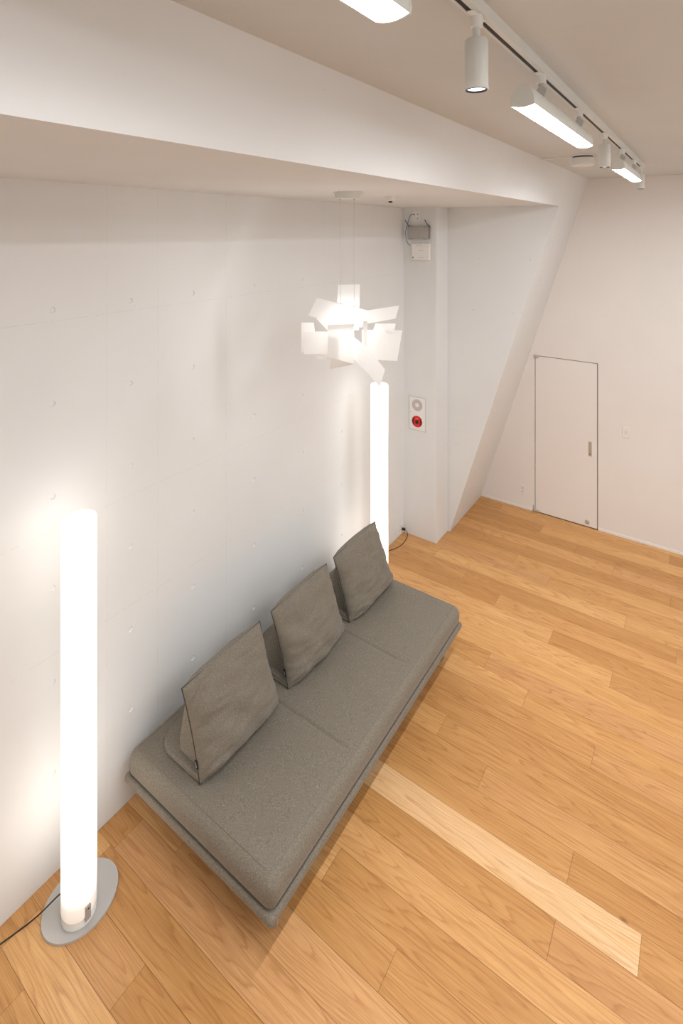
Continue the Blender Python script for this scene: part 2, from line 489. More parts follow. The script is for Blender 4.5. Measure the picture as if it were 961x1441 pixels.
# leaning wall: beam side between alcove end and door wall, the upper band above the alcove, soffit edge
bm = bmesh.new()
ny = Vector((math.cos(math.atan(SLK)), 0, -math.sin(math.atan(SLK))))
sl = math.sqrt(1+SLK*SLK)
ev = Vector((SLK, 0, 1))/sl
hv = [0.45, 0.98, 1.5, 2.03, 2.55, 3.1, 3.6]
wall_with_holes(bm, (SL0, 0, 0), (0, 1, 0), ev, ny, [NICHE_Y, 6.27, BACK_Y+.02], mids(hv, 0, CEIL*sl), [(6.02, v) for v in hv] + [(6.5, v) for v in hv[1::2]], r=0.011, depth=0.004)
# upper band (fascia), a hair proud of the leaning wall, with an edge lip
e = 0.008; zb = SOFFIT-0.012
quad(bm, [(sx(zb)+e, FRONT_Y, zb), (sx(zb)+e, NICHE_Y, zb), (sx(CEIL)+e, NICHE_Y, CEIL), (sx(CEIL)+e, FRONT_Y, CEIL)])
quad(bm, [(sx(zb)+e, NICHE_Y, zb), (sx(zb)-.03, NICHE_Y, zb), (sx(CEIL)-.03, NICHE_Y, CEIL), (sx(CEIL)+e, NICHE_Y, CEIL)])
quad(bm, [(sx(zb)+e, FRONT_Y, zb), (sx(zb)-.014, FRONT_Y, zb), (sx(zb)-.014, NICHE_Y, zb), (sx(zb)+e, NICHE_Y, zb)])
quad(bm, [(sx(zb)-.014, FRONT_Y, zb), (sx(zb)-.014, FRONT_Y, SOFFIT), (sx(zb)-.014, NICHE_Y, SOFFIT), (sx(zb)-.014, NICHE_Y, zb)])
struct('wall_leaning', bm, M['slant'])

bm = bmesh.new(); box(bm, (WALL_X-.02, FRONT_Y, SOFFIT), (sx(SOFFIT)-.005, NICHE_Y+.02, SOFFIT+.04))
struct('ceiling_alcove', bm, M['plaster'])
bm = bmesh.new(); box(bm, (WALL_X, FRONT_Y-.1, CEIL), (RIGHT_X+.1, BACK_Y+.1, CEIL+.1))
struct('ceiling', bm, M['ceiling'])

# door wall with opening
DX0, DX1, DH = -1.796, -1.083, 1.948
bm = bmesh.new()
for a, b in (((-2.7, BACK_Y, -.01), (DX0-.003, BACK_Y+.12, CEIL+.05)), ((DX1+.003, BACK_Y, -.01), (RIGHT_X+.1, BACK_Y+.12, CEIL+.05)), ((DX0-.003, BACK_Y, DH+.003), (DX1+.003, BACK_Y+.12, CEIL+.05))):
    box(bm, a, b)
struct('wall_back', bm, M['plaster_warm'])
bm = bmesh.new(); box(bm, (DX0-.3, BACK_Y+.10, 0), (DX1+.3, BACK_Y+.12, DH+.2)); 
struct('door_shade_backing', bm, M['dark_gap'])  # dark sheet behind the door, added as the shade inside its gaps
bm = bmesh.new(); box(bm, (DX0+.005, BACK_Y+.002, 0.008), (DX1-.008, BACK_Y+.04, DH-.006), 0.0015)
door = struct('door_1', bm, M['door_white'])
# dark and grey strips in the door gaps, standing for the shade there
bm = bmesh.new()
box(bm, (DX1-.008, BACK_Y+.012, 0.0), (DX1+.002, BACK_Y+.03, DH)); box(bm, (DX0, BACK_Y+.014, DH-.006), (DX1, BACK_Y+.03, DH+.002))
box(bm, (DX0, BACK_Y+.016, 0.0), (DX0+.005, BACK_Y+.03, DH), mi=1)
box(bm, (DX0, BACK_Y+.012, 0.0), (DX1, BACK_Y+.03, 0.008))
link('door_gap_shade', bm, [M['dark_gap'], M['grey_plastic']], door)
bm = bmesh.new(); box(bm, (-1.182, BACK_Y-.003, 0.845), (-1.148, BACK_Y+.004, 1.015), 0.0015)
box(bm, (-1.176, BACK_Y-.0045, 0.90), (-1.154, BACK_Y-.002, 1.005), 0.001)
h = link('flush_handle', bm, M['steel'], door)
bm = bmesh.new(); lathe(bm, [(0, 0), (.008, 0), (.008, .003), (0, .003)], 16, Matrix.Translation((-1.165, BACK_Y-.003, 0.872)) @ Matrix.Rotation(PI/2, 4, 'X'))
link('lock_cylinder', bm, M['mark'], h, True)
for z, big in ((DH-.012, 0), (0.0, 1)):
    bm = bmesh.new()
    if big:
        box(bm, (DX0-.03, BACK_Y-.012, 0.004), (DX0+.055, BACK_Y+.01, 0.03), 0.004)
        lathe(bm, [(0, 0.002), (.016, 0.002), (.016, .05), (.012, .056), (0, .056)], 20, Matrix.Translation((DX0-.006, BACK_Y-.004, 0)))
        box(bm, (DX0-.022, BACK_Y-.006, 0.03), (DX0-.012, BACK_Y+.0, 0.085), 0.002)
    else:
        box(bm, (DX0-.012, BACK_Y-.008, z-.018), (DX0+.042, BACK_Y+.006, z+.018), 0.003)
        lathe(bm, [(0, -.02), (.010, -.02), (.010, .02), (0, .02)], 16, Matrix.Translation((DX0, BACK_Y-.008, z)))
    link('pivot_hinge', bm, M['steel'], door, True)
# round floor lock near the door's free foot
bm = bmesh.new(); lathe(bm, [(0, 0), (.024, 0), (.026, .003), (.022, .008), (.010, .009), (.010, .014), (0, .014)], 24, Matrix.Translation((-1.197, BACK_Y+.003, 0.058)) @ Matrix.Rotation(PI/2, 4, 'X'))
link('floor_lock', bm, M['steel'], door, True)

def baseboard(name, a, b):
    bm = bmesh.new(); box(bm, a, b, 0.001); struct(name, bm, M['white_plastic'])
baseboard('baseboard_back', (-2.47, BACK_Y-.006, 0), (DX0-.03, BACK_Y+.001, 0.028))
baseboard('baseboard_back.001', (DX1+.004, BACK_Y-.006, 0), (RIGHT_X, BACK_Y+.001, 0.028))

bm = bmesh.new(); box(bm, (RIGHT_X, FRONT_Y-.1, -.01), (RIGHT_X+.1, BACK_Y+.1, CEIL+.05)); struct('wall_right', bm, M['plaster'])
bm = bmesh.new(); box(bm, (WALL_X-.1, FRONT_Y-.1, -.01), (RIGHT_X+.1, FRONT_Y, CEIL+.05)); struct('wall_front', bm, M['plaster'])
# thin conduit moulding on the ceiling, running to the round detector
bm = bmesh.new(); box(bm, (sx(CEIL)+.01, 4.60, CEIL-.012), (-0.92, 4.625, CEIL+.002), 0.002); struct('trim_2', bm, M['white_plastic'])

# ------------------------------------------------------------------ sofa
SX0, SX1, SY0, SY1 = -2.852, -1.692, 1.843, 4.138
sofa = thing('sofa', 'long grey-brown woven sofa with three seat sections against the white concrete wall', 'sofa', ((SX0+SX1)/2, (SY0+SY1)/2, 0))
so = sofa.location.copy()
zt, zb2 = 0.412, 0.266
seams = (2.61, 3.363)
def seat_fn(p):
    x, y, z = p
    cx, cy = (x-(SX0+SX1)/2)/((SX1-SX0)/2), (y-(SY0+SY1)/2)/((SY1-SY0)/2)
    k = max(0, (z-zb2)/(zt-zb2))
    if z > zt-0.03:
        # gently crowned cushions, with seam furrows that fade out before the front edge
        for s in seams:
            fade = 1/(1+math.exp((x+1.80)/0.018))
            z -= 0.012*math.exp(-((y-s)/0.008)**2)*fade + 0.006*math.exp(-((y-s)/0.05)**2)*fade
        de = min(x-SX0, SX1-x, y-SY0, SY1-y); z += 0.004*noise.noise(Vector((x*5, y*5, 0)))*max(0, min(1, (de-.05)/.1))
    lowz = z-zb2
    if lowz < 0.06:
        push = 0.5*(0.06-math.sqrt(max(0, 0.06**2-(0.06-lowz)**2)))
        rx, ry = (SX1-SX0)/2, (SY1-SY0)/2
        if rx*(1-abs(cx)) < 0.066: x += math.copysign(push, cx)*min(1, (abs(cx)*rx-(rx-0.066))/0.01 if abs(cx)*rx < rx-0.056 else 1)
        if ry*(1-abs(cy)) < 0.066: y += math.copysign(push, cy)*min(1, (abs(cy)*ry-(ry-0.066))/0.01 if abs(cy)*ry < ry-0.056 else 1)
    # slight bulge of the sides
    if abs(cx) > 0.9: x += math.copysign(0.006*math.sin(PI*k), cx)
    if abs(cy) > 0.95: y += math.copysign(0.006*math.sin(PI*k), cy)
    # crisp corners wobble a little
    return Vector((x, y, z))-so
bm = rounded_box((SX0, SY0, zb2), (SX1, SY1, zt), 0.060, (64, 330, 12), seat_fn)
seat = link('seat_mattress', bm, M['fabric'], sofa, 'all')
# stitched border seam around the top
def rrect(x0, x1, y0, y1, r, z, n=8, step=0.08):
    out = []
    for cx, cy, a0 in ((x1-r, y1-r, 0), (x0+r, y1-r, PI/2), (x0+r, y0+r, PI), (x1-r, y0+r, 1.5*PI)):
        for i in range(n+1):
            a = a0+PI/2*i/n; out.append((cx+r*math.cos(a), cy+r*math.sin(a), z))
    return out
bm = bmesh.new()
ins = 0.042
tube(bm, [Vector(p)-so for p in rrect(SX0+ins, SX1-ins, SY0+ins, SY1-ins, 0.03, zt-.0020)], 0.0020, 6, True)
link('border_seam', bm, M['piping_light'], seat, 'all')
# upholstered tray frame
RX0, RX1, RY0, RY1 = -2.866, -1.680, 1.830, 4.152
bm = rounded_box((RX0, RY0, 0.222), (RX1, RY1, 0.268), 0.022, (24, 40, 12), lambda p: p-so)
frame = link('seat_frame', bm, M['fabric'], sofa, 'all')
bm = bmesh.new()
pts = [Vector(p)-so for p in rrect(RX0+.017, RX1-.017, RY0+.017, RY1-.017, 0.035, 0.254)]
tube(bm, pts, 0.016, 12, True)
link('frame_piping', bm, M['fabric'], frame, 'all')
# metal blade legs
for lx in (-2.76, -1.86):
    for ly in (1.98, 3.99):
        s = 1 if ly > 3 else -1
        bm = bmesh.new()
        t = bmesh.new()
        prof = [(-.11, .232), (.11, .232), (.085, .03), (.07, .006), (.05, 0.0), (-.05, 0.0), (-.07, .006), (-.085, .03)]
        inn = [(-.085, .214), (.085, .214), (.064, .035), (.052, .02), (.04, .016), (-.04, .016), (-.052, .02), (-.064, .035)]
        th = .006
        rows_ = []
        for (px, pz) in prof: rows_.append([t.verts.new((px, d, pz)) for d in (-th, th)])
        rin = []
        for (px, pz) in inn: rin.append([t.verts.new((px, d, pz)) for d in (-th, th)])
        N = len(prof)
        for i in range(N):
            j = (i+1) % N
            t.faces.new((rows_[i][0], rows_[j][0], rin[j][0], rin[i][0])); t.faces.new((rows_[i][1], rin[i][1], rin[j][1], rows_[j][1]))
            t.faces.new((rows_[i][0], rows_[i][1], rows_[j][1], rows_[j][0])); t.faces.new((rin[i][0], rin[j][0], rin[j][1], rin[i][1]))
        merge(bm, t)
        for v in bm.verts: v.co += Vector((lx, ly, 0))-so
        link('leg', bm, M['steel'], sofa)

# ------------------------------------------------------------------ loose backrests
def make_backrest(y0, label, sd, tagged):
    """weighted foot + leaning pillow; base point at front bottom edge"""
    W = 0.64
    root = thing('backrest_cushion', label, 'cushion', (-2.30, y0+W/2, 0.4165), 0, 'loose backrest cushions on the sofa')
    rnd = Vector((sd*7.3, sd*3.1, sd*1.7))
    Hh = 0.485; lean = math.atan2(0.155, 0.455)
    dirv = Vector((-math.sin(lean), 0, math.cos(lean))); nf = Vector((math.cos(lean), 0, math.sin(lean)))
    nu, nv = 60, 48
    def outline(u, v):
        """u,v in [-1,1] -> (y, h) with slightly concave edges and eared corners"""
        yy = u*W/2*(1-0.034*(1-v*v)*(1 if v < 0.2 else 1)+0.0*v)
        hh = (v+1)/2*Hh
        hh += -0.004*(1-u*u)*(max(v, 0)**2) - 0.0*(1-u*u)
        yy += 0.010*v*0
        return yy, hh
    # front and back sheets
    def sheet(sign, T, bm, rim):
        g = {}
        for i in range(nu+1):
            for j in range(nv+1):
                u = -1+2*i/nu; v = -1+2*j/nv
                # denser at the rim
                uu = math.sin(u*PI/2)*0.6+u*0.4; vv = math.sin(v*PI/2)*0.6+v*0.4
                key = (i, j)
                edge = i in (0, nu) or j in (0, nv)
                if edge and key in rim: g[key] = rim[key]; continue
                yy, hh = outline(uu, vv)
                a = max(0, 1-abs(uu)**4.0)**0.6*max(0, 1-abs(vv)**(5.0 if vv < 0 else 3.0))**0.55*(1-0.15*uu*uu)
                if sign < 0: a = max(0, 1-abs(uu)**3.5)**0.6*max(0, 1-abs(vv)**7)**0.5
                # fuller at the bottom like a filled cushion
                a *= (1.0-0.30*vv) if sign > 0 else (1.0-0.22*vv)
                P3 = Vector((uu*2.1, vv*2.1, sign))+rnd
                wr = 0.020*noise.noise(P3*1.2)+0.009*noise.noise(Vector((P3.x*1.5, P3.y*4.5, P3.z)))
                # horizontal creases low on the face and pulls in the corners
                cr = 0.010*math.sin(vv*22+3*noise.noise(P3))*max(0, -vv-0.35)*(0.4+abs(uu))
                cn = (abs(uu)*abs(vv))**3
                cr += 0.014*math.sin((uu*math.copysign(1, vv)-abs(vv))*30)*cn*(1-cn)*3
                d = sign*(T*a+(wr+cr)*min(1, a*2)*(1 if sign > 0 else 0.12))
                p = dirv*hh+Vector((0, yy, 0))+(nf*d if sign > 0 else Vector((1, 0, -0.36*max(0, vv)))*d)
                if sign > 0: p += dirv*(0.030*a*(1-a)*4*(1 if vv > 0.5 else 0)*(1-uu**4))
                if p.z < 0.002: p.z = 0.002
                g[key] = bm.verts.new(p)
                if edge: rim[key] = g[key]
        for i in range(nu):
            for j in range(nv):
                q = (g[(i, j)], g[(i+1, j)], g[(i+1, j+1)], g[(i, j+1)])
                bm.faces.new(q if sign > 0 else q[::-1])
        return g
    bm = bmesh.new(); rim = {}
    sheet(1, 0.108, bm, rim); sheet(-1, 0.085, bm, rim)
    order = [(i, 0) for i in range(nu)]+[(nu, j) for j in range(nv)]+[(i, nv) for i in range(nu, 0, -1)]+[(0, j) for j in range(nv, 0, -1)]
    rimco = [rim[k].co.copy() for k in order]
    off = nf*0.06
    pil = link('pillow', bm, M['fabric'], root, 'all', (-0.030, 0, 0))
    bm = bmesh.new()
    tube(bm, [c+nf*0.001 for c in rimco], 0.0032, 6, True)
    link('piping', bm, M['piping'], pil, 'all')
    # foot pad lying on the seat behind the pillow, rounded rear corners
    def pad(x, y): return x, y
    w2 = W/2-0.006
    outl = [(-0.03, -w2), (-0.03, w2)]
    for i in range(9):
        a = PI/2+PI/2*i/8; outl.append((-0.30+0.14*math.cos(a), w2-0.14+0.14*math.sin(a)))
    for i in range(9):
        a = PI+PI/2*i/8; outl.append((-0.30+0.14*math.cos(a), -w2+0.14+0.14*math.sin(a)))
    bm = bmesh.new()
    def hgt(x): return 0.022+0.015*max(0, min(1, (x+0.44)/0.3))
    layers = [(1.0, 0.001, 0), (1.0, 0.012, 0), (0.985, 0.9, 1), (0.95, 1.0, 1), (0.5, 1.06, 1)]
    cx_, cy_ = -0.22, 0
    rws = []
    for s, z, m_ in layers:
        rws.append([bm.verts.new((cx_+(x-cx_)*s, y*s, z if not m_ else z*hgt(x))) for x, y in outl])
    n = len(outl)
    for A, B in zip(rws, rws[1:]):
        for i in range(n): bm.faces.new((A[i], A[(i+1) % n], B[(i+1) % n], B[i]))
    bm.faces.new(rws[-1]); bm.faces.new(rws[0][::-1])
    bmesh.ops.recalc_face_normals(bm, faces=bm.faces)
    foot = link('support_foot', bm, M['fabric'], root, True)
    bm = bmesh.new()
    tube(bm, [Vector((x, y, 0.010)) for x, y in [(a*1.0, b*1.003) for a, b in outl[1:]]+[outl[0]]], 0.0032, 6, False)
    link('foot_piping', bm, M['piping_light'], foot, 'all')
    # inner wedge that carries the pillow
    bm = bmesh.new()
    pr = [(-0.06, 0.02), (-0.27, 0.03), (-0.235, 0.10), (-0.215, 0.30), (-0.205, 0.36), (-0.16, 0.38)]
    L_ = [bm.verts.new((x, -w2+.035, z)) for x, z in pr]; R_ = [bm.verts.new((x, w2-.035, z)) for x, z in pr]
    for i in range(len(pr)):
        j = (i+1) % len(pr); bm.faces.new((L_[i], L_[j], R_[j], R_[i]))
    bm.faces.new(L_[::-1]); bm.faces.new(R_)
    bmesh.ops.bevel(bm, geom=list(bm.edges), offset=0.018, segments=3, profile=0.5, affect='EDGES')
    bmesh.ops.recalc_face_normals(bm, faces=bm.faces)
    link('support_wedge', bm, M['fabric'], root, True)
    if tagged:
        bm = bmesh.new()
        base = dirv*0.075+Vector((0, -W/2+.004, 0))
        for v_, (a, b, c) in zip(range(8), [(a, b, c) for a in (-.0015, .0015) for b in (0, .045) for c in (-.016, 0)]): pass
        box(bm, (-.008, -.0035, 0), (.008, .0035, .045), 0.001)
        box(bm, (-.001, -.0040, .010), (.001, -.0034, .035), 0, mi=1)
        R = Matrix.Translation(base) @ Matrix.Rotation(-lean, 4, 'Y')
        bm.transform(R)
        tg = link('label_tag', bm, [M['black'], M['white_plastic']], pil)
    return root
make_backrest(1.955, 'grey-brown backrest cushion at the near, left end of the sofa', 1, True)
make_backrest(2.705, 'middle one of the three grey-brown backrest cushions on the sofa', 2, True)
make_backrest(3.440, 'grey-brown backrest cushion at the far end of the sofa, just below the far tube lamp', 3, False)

# ------------------------------------------------------------------ tube floor lamps
def make_lamp(loc, rot, label):
    root = thing('floor_lamp', label, 'floor lamp', loc, rot, 'tall glowing tube floor lamps')
    bm = bmesh.new()
    # oval plate
    n = 64; prof = [(0.0, 0.0, 0), (1.0, 0.0, 1), (1.0, 0.008, 1), (0.992, 0.0105, 1), (0.0, 0.0105, 0)]
    A, B = 0.162, 0.188
    ringz = []
    for s, z, f in prof:
        if not f: ringz.append([bm.verts.new((-.045, 0.035, z))])
        else: ringz.append([bm.verts.new((-.045+A*s*math.cos(2*PI*i/n), .035+B*s*math.sin(2*PI*i/n), z)) for i in range(n)])
    for P_, Q_ in zip(ringz, ringz[1:]):
        for i in range(n):
            j = (i+1) % n
            if len(P_) == 1: bm.faces.new((P_[0], Q_[j], Q_[i]))
            elif len(Q_) == 1: bm.faces.new((P_[i], P_[j], Q_[0]))
            else: bm.faces.new((P_[i], P_[j], Q_[j], Q_[i]))
    link('base', bm, M['grey_paint'], root, True)
    R = 0.083
    bm = bmesh.new(); lathe(bm, [(R-.004, .0105), (R, .013), (R-.001, .03), (R-.009, .04), (R-.01, .046)], 48)
    link('foot_ring', bm, M['foot_glass'], root, True)
    bm = bmesh.new(); lathe(bm, [(R-.012, .044), (R-.004, .046), (R, .056), (R, 2.02), (R-.003, 2.03), (R-.008, 2.032), (0, 2.032)], 48)
    t = link('glass_tube', bm, M['tube'], root, True)
    bm = bmesh.new(); box(bm, (R-.008, -.014, .035), (R+.007, .014, .105), 0.003)
    lathe(bm, [(0, 0), (.004, 0), (.004, .002), (0, .002)], 12, Matrix.Translation((R+.006, 0, .092)) @ Matrix.Rotation(PI/2, 4, 'Y'), 1)
    link('clamp_plate', bm, [M['grey_plastic'], M['black']], root)
    return root
L1 = (-2.655, 1.448, 0); L2 = (-2.60, 4.352, 0)
lamp1 = make_lamp(L1, math.radians(0), 'glowing white tube floor lamp on oval grey base, at the near end of the sofa')
lamp2 = dup(lamp1, L2, 'glowing white tube floor lamp behind the far end of the sofa, near the pillar')
for ch in lamp1.children:
    pass
# cords
def L(o, pts): return [Vector(p)-Vector(o) for p in pts]
bm = bmesh.new()
tube(bm, curve_pts(L(L1, [(-2.737, 1.425, .075), (-2.76, 1.40, .068), (-2.80, 1.32, .022), (-2.83, 1.25, .004), (-2.862, 1.13, .0035), (-2.885, 1.0, .0035), (-2.90, 0.8, .0035), (-2.90, 0.5, .0035)])), 0.0033, 8)
link('cord', bm, M['black'], lamp1, 'all')
bm = bmesh.new()
tube(bm, curve_pts(L(L2, [(-2.66, 4.42, .05), (-2.72, 4.50, .012), (-2.86, 4.68, .0035), (-2.90, 4.88, .0035), (-2.885, 5.02, .0035), (-2.84, 5.12, .0035), (-2.822, 5.22, .0035), (-2.83, 5.33, .008), (-2.848, 5.395, .035), (-2.885, 5.40, .062)])), 0.0035, 8)
cord2 = link('cord', bm, M['black'], lamp2, 'all')
bm = bmesh.new(); box(bm, (-2.921, 5.388, .050), (-2.883, 5.412, .074), 0.004)
for v in bm.verts: v.co -= Vector(L2)
link('plug', bm, M['black'], cord2)

# ------------------------------------------------------------------ pendant lamp
YAW = math.radians(34.96)
PC = Vector((-2.07, 3.04, 2.83))
pend = thing('pendant_lamp', 'white pendant lamp of overlapping opal rectangular plates hung on two wires above the sofa', 'pendant lamp', PC, YAW)
# local frame: x to the right, y away, z up
PANELS = [
('top',[(-0.07, -0.13, 0.281), (0.088, -0.131, 0.285), (0.077, -0.053, -0.029), (-0.089, -0.053, -0.029)]),
('ul',[(-0.223, -0.115, 0.189), (0.152, -0.071, 0.103), (0.097, -0.017, -0.005), (-0.28, -0.055, 0.07)]),
('strip',[(-0.222, 0.034, 0.068), (0.352, 0.047, 0.157), (0.323, 0.086, 0.074), (-0.138, 0.082, -0.011)]),
('lb',[(-0.33, -0.067, 0.02), (-0.243, -0.076, 0.018), (-0.214, -0.079, -0.195), (-0.331, -0.067, -0.192)]),
('lf',[(-0.303, 0.024, -0.028), (-0.044, 0.063, -0.018), (-0.044, 0.063, -0.175), (-0.303, 0.024, -0.182)]),
('cf',[(-0.138, 0.085, 0.032), (0.04, 0.137, 0.047), (0.039, 0.163, -0.216), (-0.138, 0.107, -0.181)]),
('bot',[(-0.106, -0.057, -0.155), (0.027, -0.057, -0.155), (0.046, -0.125, -0.289), (-0.131, -0.145, -0.331)]),
('rf',[(0.095, 0.022, -0.015), (0.389, -0.096, -0.04), (0.351, -0.081, -0.256), (0.104, 0.018, -0.218)]),
('rb',[(0.194, -0.061, 0.015), (0.336, -0.033, 0.019), (0.323, -0.035, -0.044), (0.174, -0.065, -0.05)]),
('diag',[(0.041, 0.093, -0.053), (0.125, 0.122, -0.112), (0.243, 0.181, -0.248), (0.207, 0.215, -0.354), (0.04, 0.141, -0.191)]),
('under',[(-0.225, 0.066, -0.181), (-0.122, 0.069, -0.194), (-0.126, 0.073, -0.214), (-0.203, 0.07, -0.202)]),
('mid',[(0.1, 0.16, 0.069), (0.126, 0.173, 0.071), (0.126, 0.173, -0.094), (0.1, 0.16, -0.09)]),

]
for n_, pts in PANELS:
    P_ = [Vector((a, -c, b)) for a, c, b in pts]
    nrm = (P_[1]-P_[0]).cross(P_[2]-P_[0]).normalized()
    bm = bmesh.new(); th = 0.0013
    F_ = [bm.verts.new(p+nrm*th) for p in P_]; B_ = [bm.verts.new(p-nrm*th) for p in P_]
    bm.faces.new(F_); bm.faces.new(B_[::-1])
    for i in range(len(P_)):
        j = (i+1) % len(P_); bm.faces.new((F_[i], B_[i], B_[j], F_[j]))
    link('shade_plate', bm, M['opal'], pend)
bm = bmesh.new(); lathe(bm, [(0, -.055), (.016, -.05), (.022, -.02), (.022, .03), (.014, .055), (0, .06)], 24)
link('bulb', bm, M['bulb'], pend, 'all', (-0.012, 0.03, 0.02))
bm = bmesh.new()
top = SOFFIT-PC.z
lathe(bm, [(0, top-.048), (.088, top-.048), (.092, top-.044), (.092, top-.010), (.104, top-.008), (.104, top), (0, top)], 48)
can = link('ceiling_canopy', bm, M['white_metal'], pend, True)
for x_, b_ in ((-.052, .04), (.043, .05)):
    bm = bmesh.new(); tube(bm, [(x_, 0, top-.045), (x_+.0, 0.01, .06)], 0.0011, 6)
    link('suspension_wire', bm, M['grille'], pend)
    bm = bmesh.new(); lathe(bm, [(0, 0), (.006, 0), (.007, .008), (0, .008)], 12, Matrix.Translation((x_, 0, top-.056)))
    link('wire_grip', bm, M['steel'], can, True)

# ------------------------------------------------------------------ track lighting
TX = -0.512; TZ = 4.074
bm = bmesh.new()
ya, yb = -1.2, 5.50
sec = [(-.019, 0), (-.012, 0), (-.012, .012), (.003, .012), (.003, 0), (.019, 0), (.019, CEIL-TZ), (-.019, CEIL-TZ)]
A = [bm.verts.new((TX+x, ya, TZ+z)) for x, z in sec]; B = [bm.verts.new((TX+x, yb, TZ+z)) for x, z in sec]
for i in range(8): bm.faces.new((A[i], A[(i+1) % 8], B[(i+1) % 8], B[i]))
bmesh.ops.recalc_face_normals(bm, faces=bm.faces)
box(bm, (TX-.019, yb, TZ-.001), (TX+.021, yb+.018, CEIL), .002)
track = link('lighting_track', bm, M['white_metal']); tag(track, 'long white lighting track with dark slot running along the ceiling', 'track')
bm = bmesh.new(); box(bm, (TX-.0115, ya, TZ+.003), (TX+.0025, yb, TZ+.0118))
link('conductor_slot', bm, M['track_slot'], track)

def make_spot(y, label):
    root = thing('track_spotlight', label, 'spotlight', (TX, y, TZ), 0, 'cylindrical spotlights on the ceiling track')
    bm = bmesh.new(); lathe(bm, [(0, .0), (.016, 0.0), (.017, -.004), (.017, -.030), (.012, -.034), (0, -.034)], 24)
    box(bm, (-.009, -.045, -.004), (.009, .045, .0), .001)
    link('track_adapter', bm, M['white_plastic'], root, True)
    bm = bmesh.new(); lathe(bm, [(0, -.03), (.010, -.03), (.010, -.062), (.028, -.064), (.031, -.068), (.031, -.196), (.0295, -.198), (.0275, -.198), (.027, -.19)], 40)
    link('body', bm, M['white_metal'], root, True)
    bm = bmesh.new(); lathe(bm, [(.0275, -.1985), (.0285, -.1995), (.0262, -.1995), (.0240, -.194), (.024, -.19)], 40)
    link('lens_ring', bm, M['black'], root, True)
    bm = bmesh.new(); lathe(bm, [(.0250, -.1945), (.018, -.196), (0, -.1965)], 40)
    link('lens', bm, M['lens'], root, True)
    ld = bpy.data.lights.new('spot_beam', 'SPOT'); ld.energy = 70; ld.spot_size = math.radians(62); ld.spot_blend = 0.6
    ld.color = (1.0, 0.95, 0.88); ld.shadow_soft_size = 0.024
    lo = bpy.data.objects.new('spot_beam', ld); C.objects.link(lo); lo.parent = root; lo.location = (0, 0, -.203)
    return root
s1 = make_spot(1.36, 'white cylindrical track spotlight nearest the camera, between the first two long ceiling lights')
s2 = dup(s1, (TX, 3.44, TZ), 'white cylindrical track spotlight hanging beside the round ceiling detector')
s3 = dup(s1, (TX, 5.40, TZ), 'white cylindrical track spotlight at the far end of the track')

def make_flood(y0, label):
    Lh = 1.03
    root = thing('linear_floodlight', label, 'ceiling light', (TX+.008, y0+Lh/2, TZ), 0, 'long floodlights on the ceiling track')
    # section (x, z) from bottom corner over the top; tapered with curved sides
    half = [(0.037, -.162), (0.0385, -.150), (0.036, -.132), (0.029, -.112), (0.019, -.097), (0.014, -.094)]
    sec = half + [(-x, z) for x, z in reversed(half)]
    bm = bmesh.new()
    A = [bm.verts.new((x, -Lh/2, z)) for x, z in sec]; B = [bm.verts.new((x, Lh/2, z)) for x, z in sec]
    for i in range(len(sec)-1): bm.faces.new((A[i], A[i+1], B[i+1], B[i]))
    # inner return lip at the bottom
    hs = link('housing', bm, M['white_metal'], root, True)
    for s in (-1, 1):
        bm = bmesh.new()
        arc = [(-.0385+.077*i/8, -.1625-.0075*math.sin(PI*i/8)) for i in range(9)]
        full = [(x*1.02, z) for x, z in sec] + [(x, z) for x, z in arc][1:-1]
        a = [bm.verts.new((x, s*Lh/2, z)) for x, z in full]; b = [bm.verts.new((x, s*(Lh/2+.008), z)) for x, z in full]
        for i in range(len(full)):
            j = (i+1) % len(full); bm.faces.new((a[i], a[j], b[j], b[i]))
        bm.faces.new(a[::-1]); bm.faces.new(b)
        bmesh.ops.recalc_face_normals(bm, faces=bm.faces)
        link('end_cap', bm, M['white_metal'], root)
    bm = bmesh.new(); n = 10
    a = []; b = []
    for i in range(n+1):
        x = -.0365+.073*i/n; z = -.160-.006*math.sin(PI*i/n)
        a.append(bm.verts.new((x, -Lh/2, z))); b.append(bm.verts.new((x, Lh/2, z)))
    for i in range(n): bm.faces.new((a[i], b[i], b[i+1], a[i+1]))
    link('diffuser', bm, M['diffuser'], root, 'all')
    for yy in (-.26, .42):
        bm = bmesh.new(); lathe(bm, [(0, 0), (.018, 0), (.019, -.003), (.019, -.030), (.016, -.033), (0, -.033)], 24, Matrix.Translation((-.008, yy, 0)))
        box(bm, (-.017, yy-.05, -.004), (.001, yy+.05, .0), .001)
        ad = link('track_adapter', bm, M['white_plastic'], root, True)
        bm = bmesh.new(); lathe(bm, [(0, -.03), (.010, -.03), (.010, -.050), (0, -.050)], 20, Matrix.Translation((-.008, yy, 0)))
        lathe(bm, [(0, -.014), (.017, -.014), (.019, -.011), (.019, .011), (.017, .014), (0, .014)], 24, Matrix.Translation((-.004, yy+.004, -.062)) @ Matrix.Rotation(PI/2, 4, 'X'))
        box(bm, (-.010, yy-.008, -.099), (.006, yy+.008, -.060), .001)
        link('swivel_joint', bm, M['fixture_grey'], ad, True)
    return root
f1 = make_flood(-0.14, 'long white track floodlight at the top edge of the picture, nearest the camera')
f2 = dup(f1, (TX+.008, 1.757+.515, TZ), 'long white track floodlight between the near and middle cylindrical spotlights')
f3 = dup(f1, (TX+.008, 3.93+.515, TZ), 'long white track floodlight near the far end of the track, looking smallest')

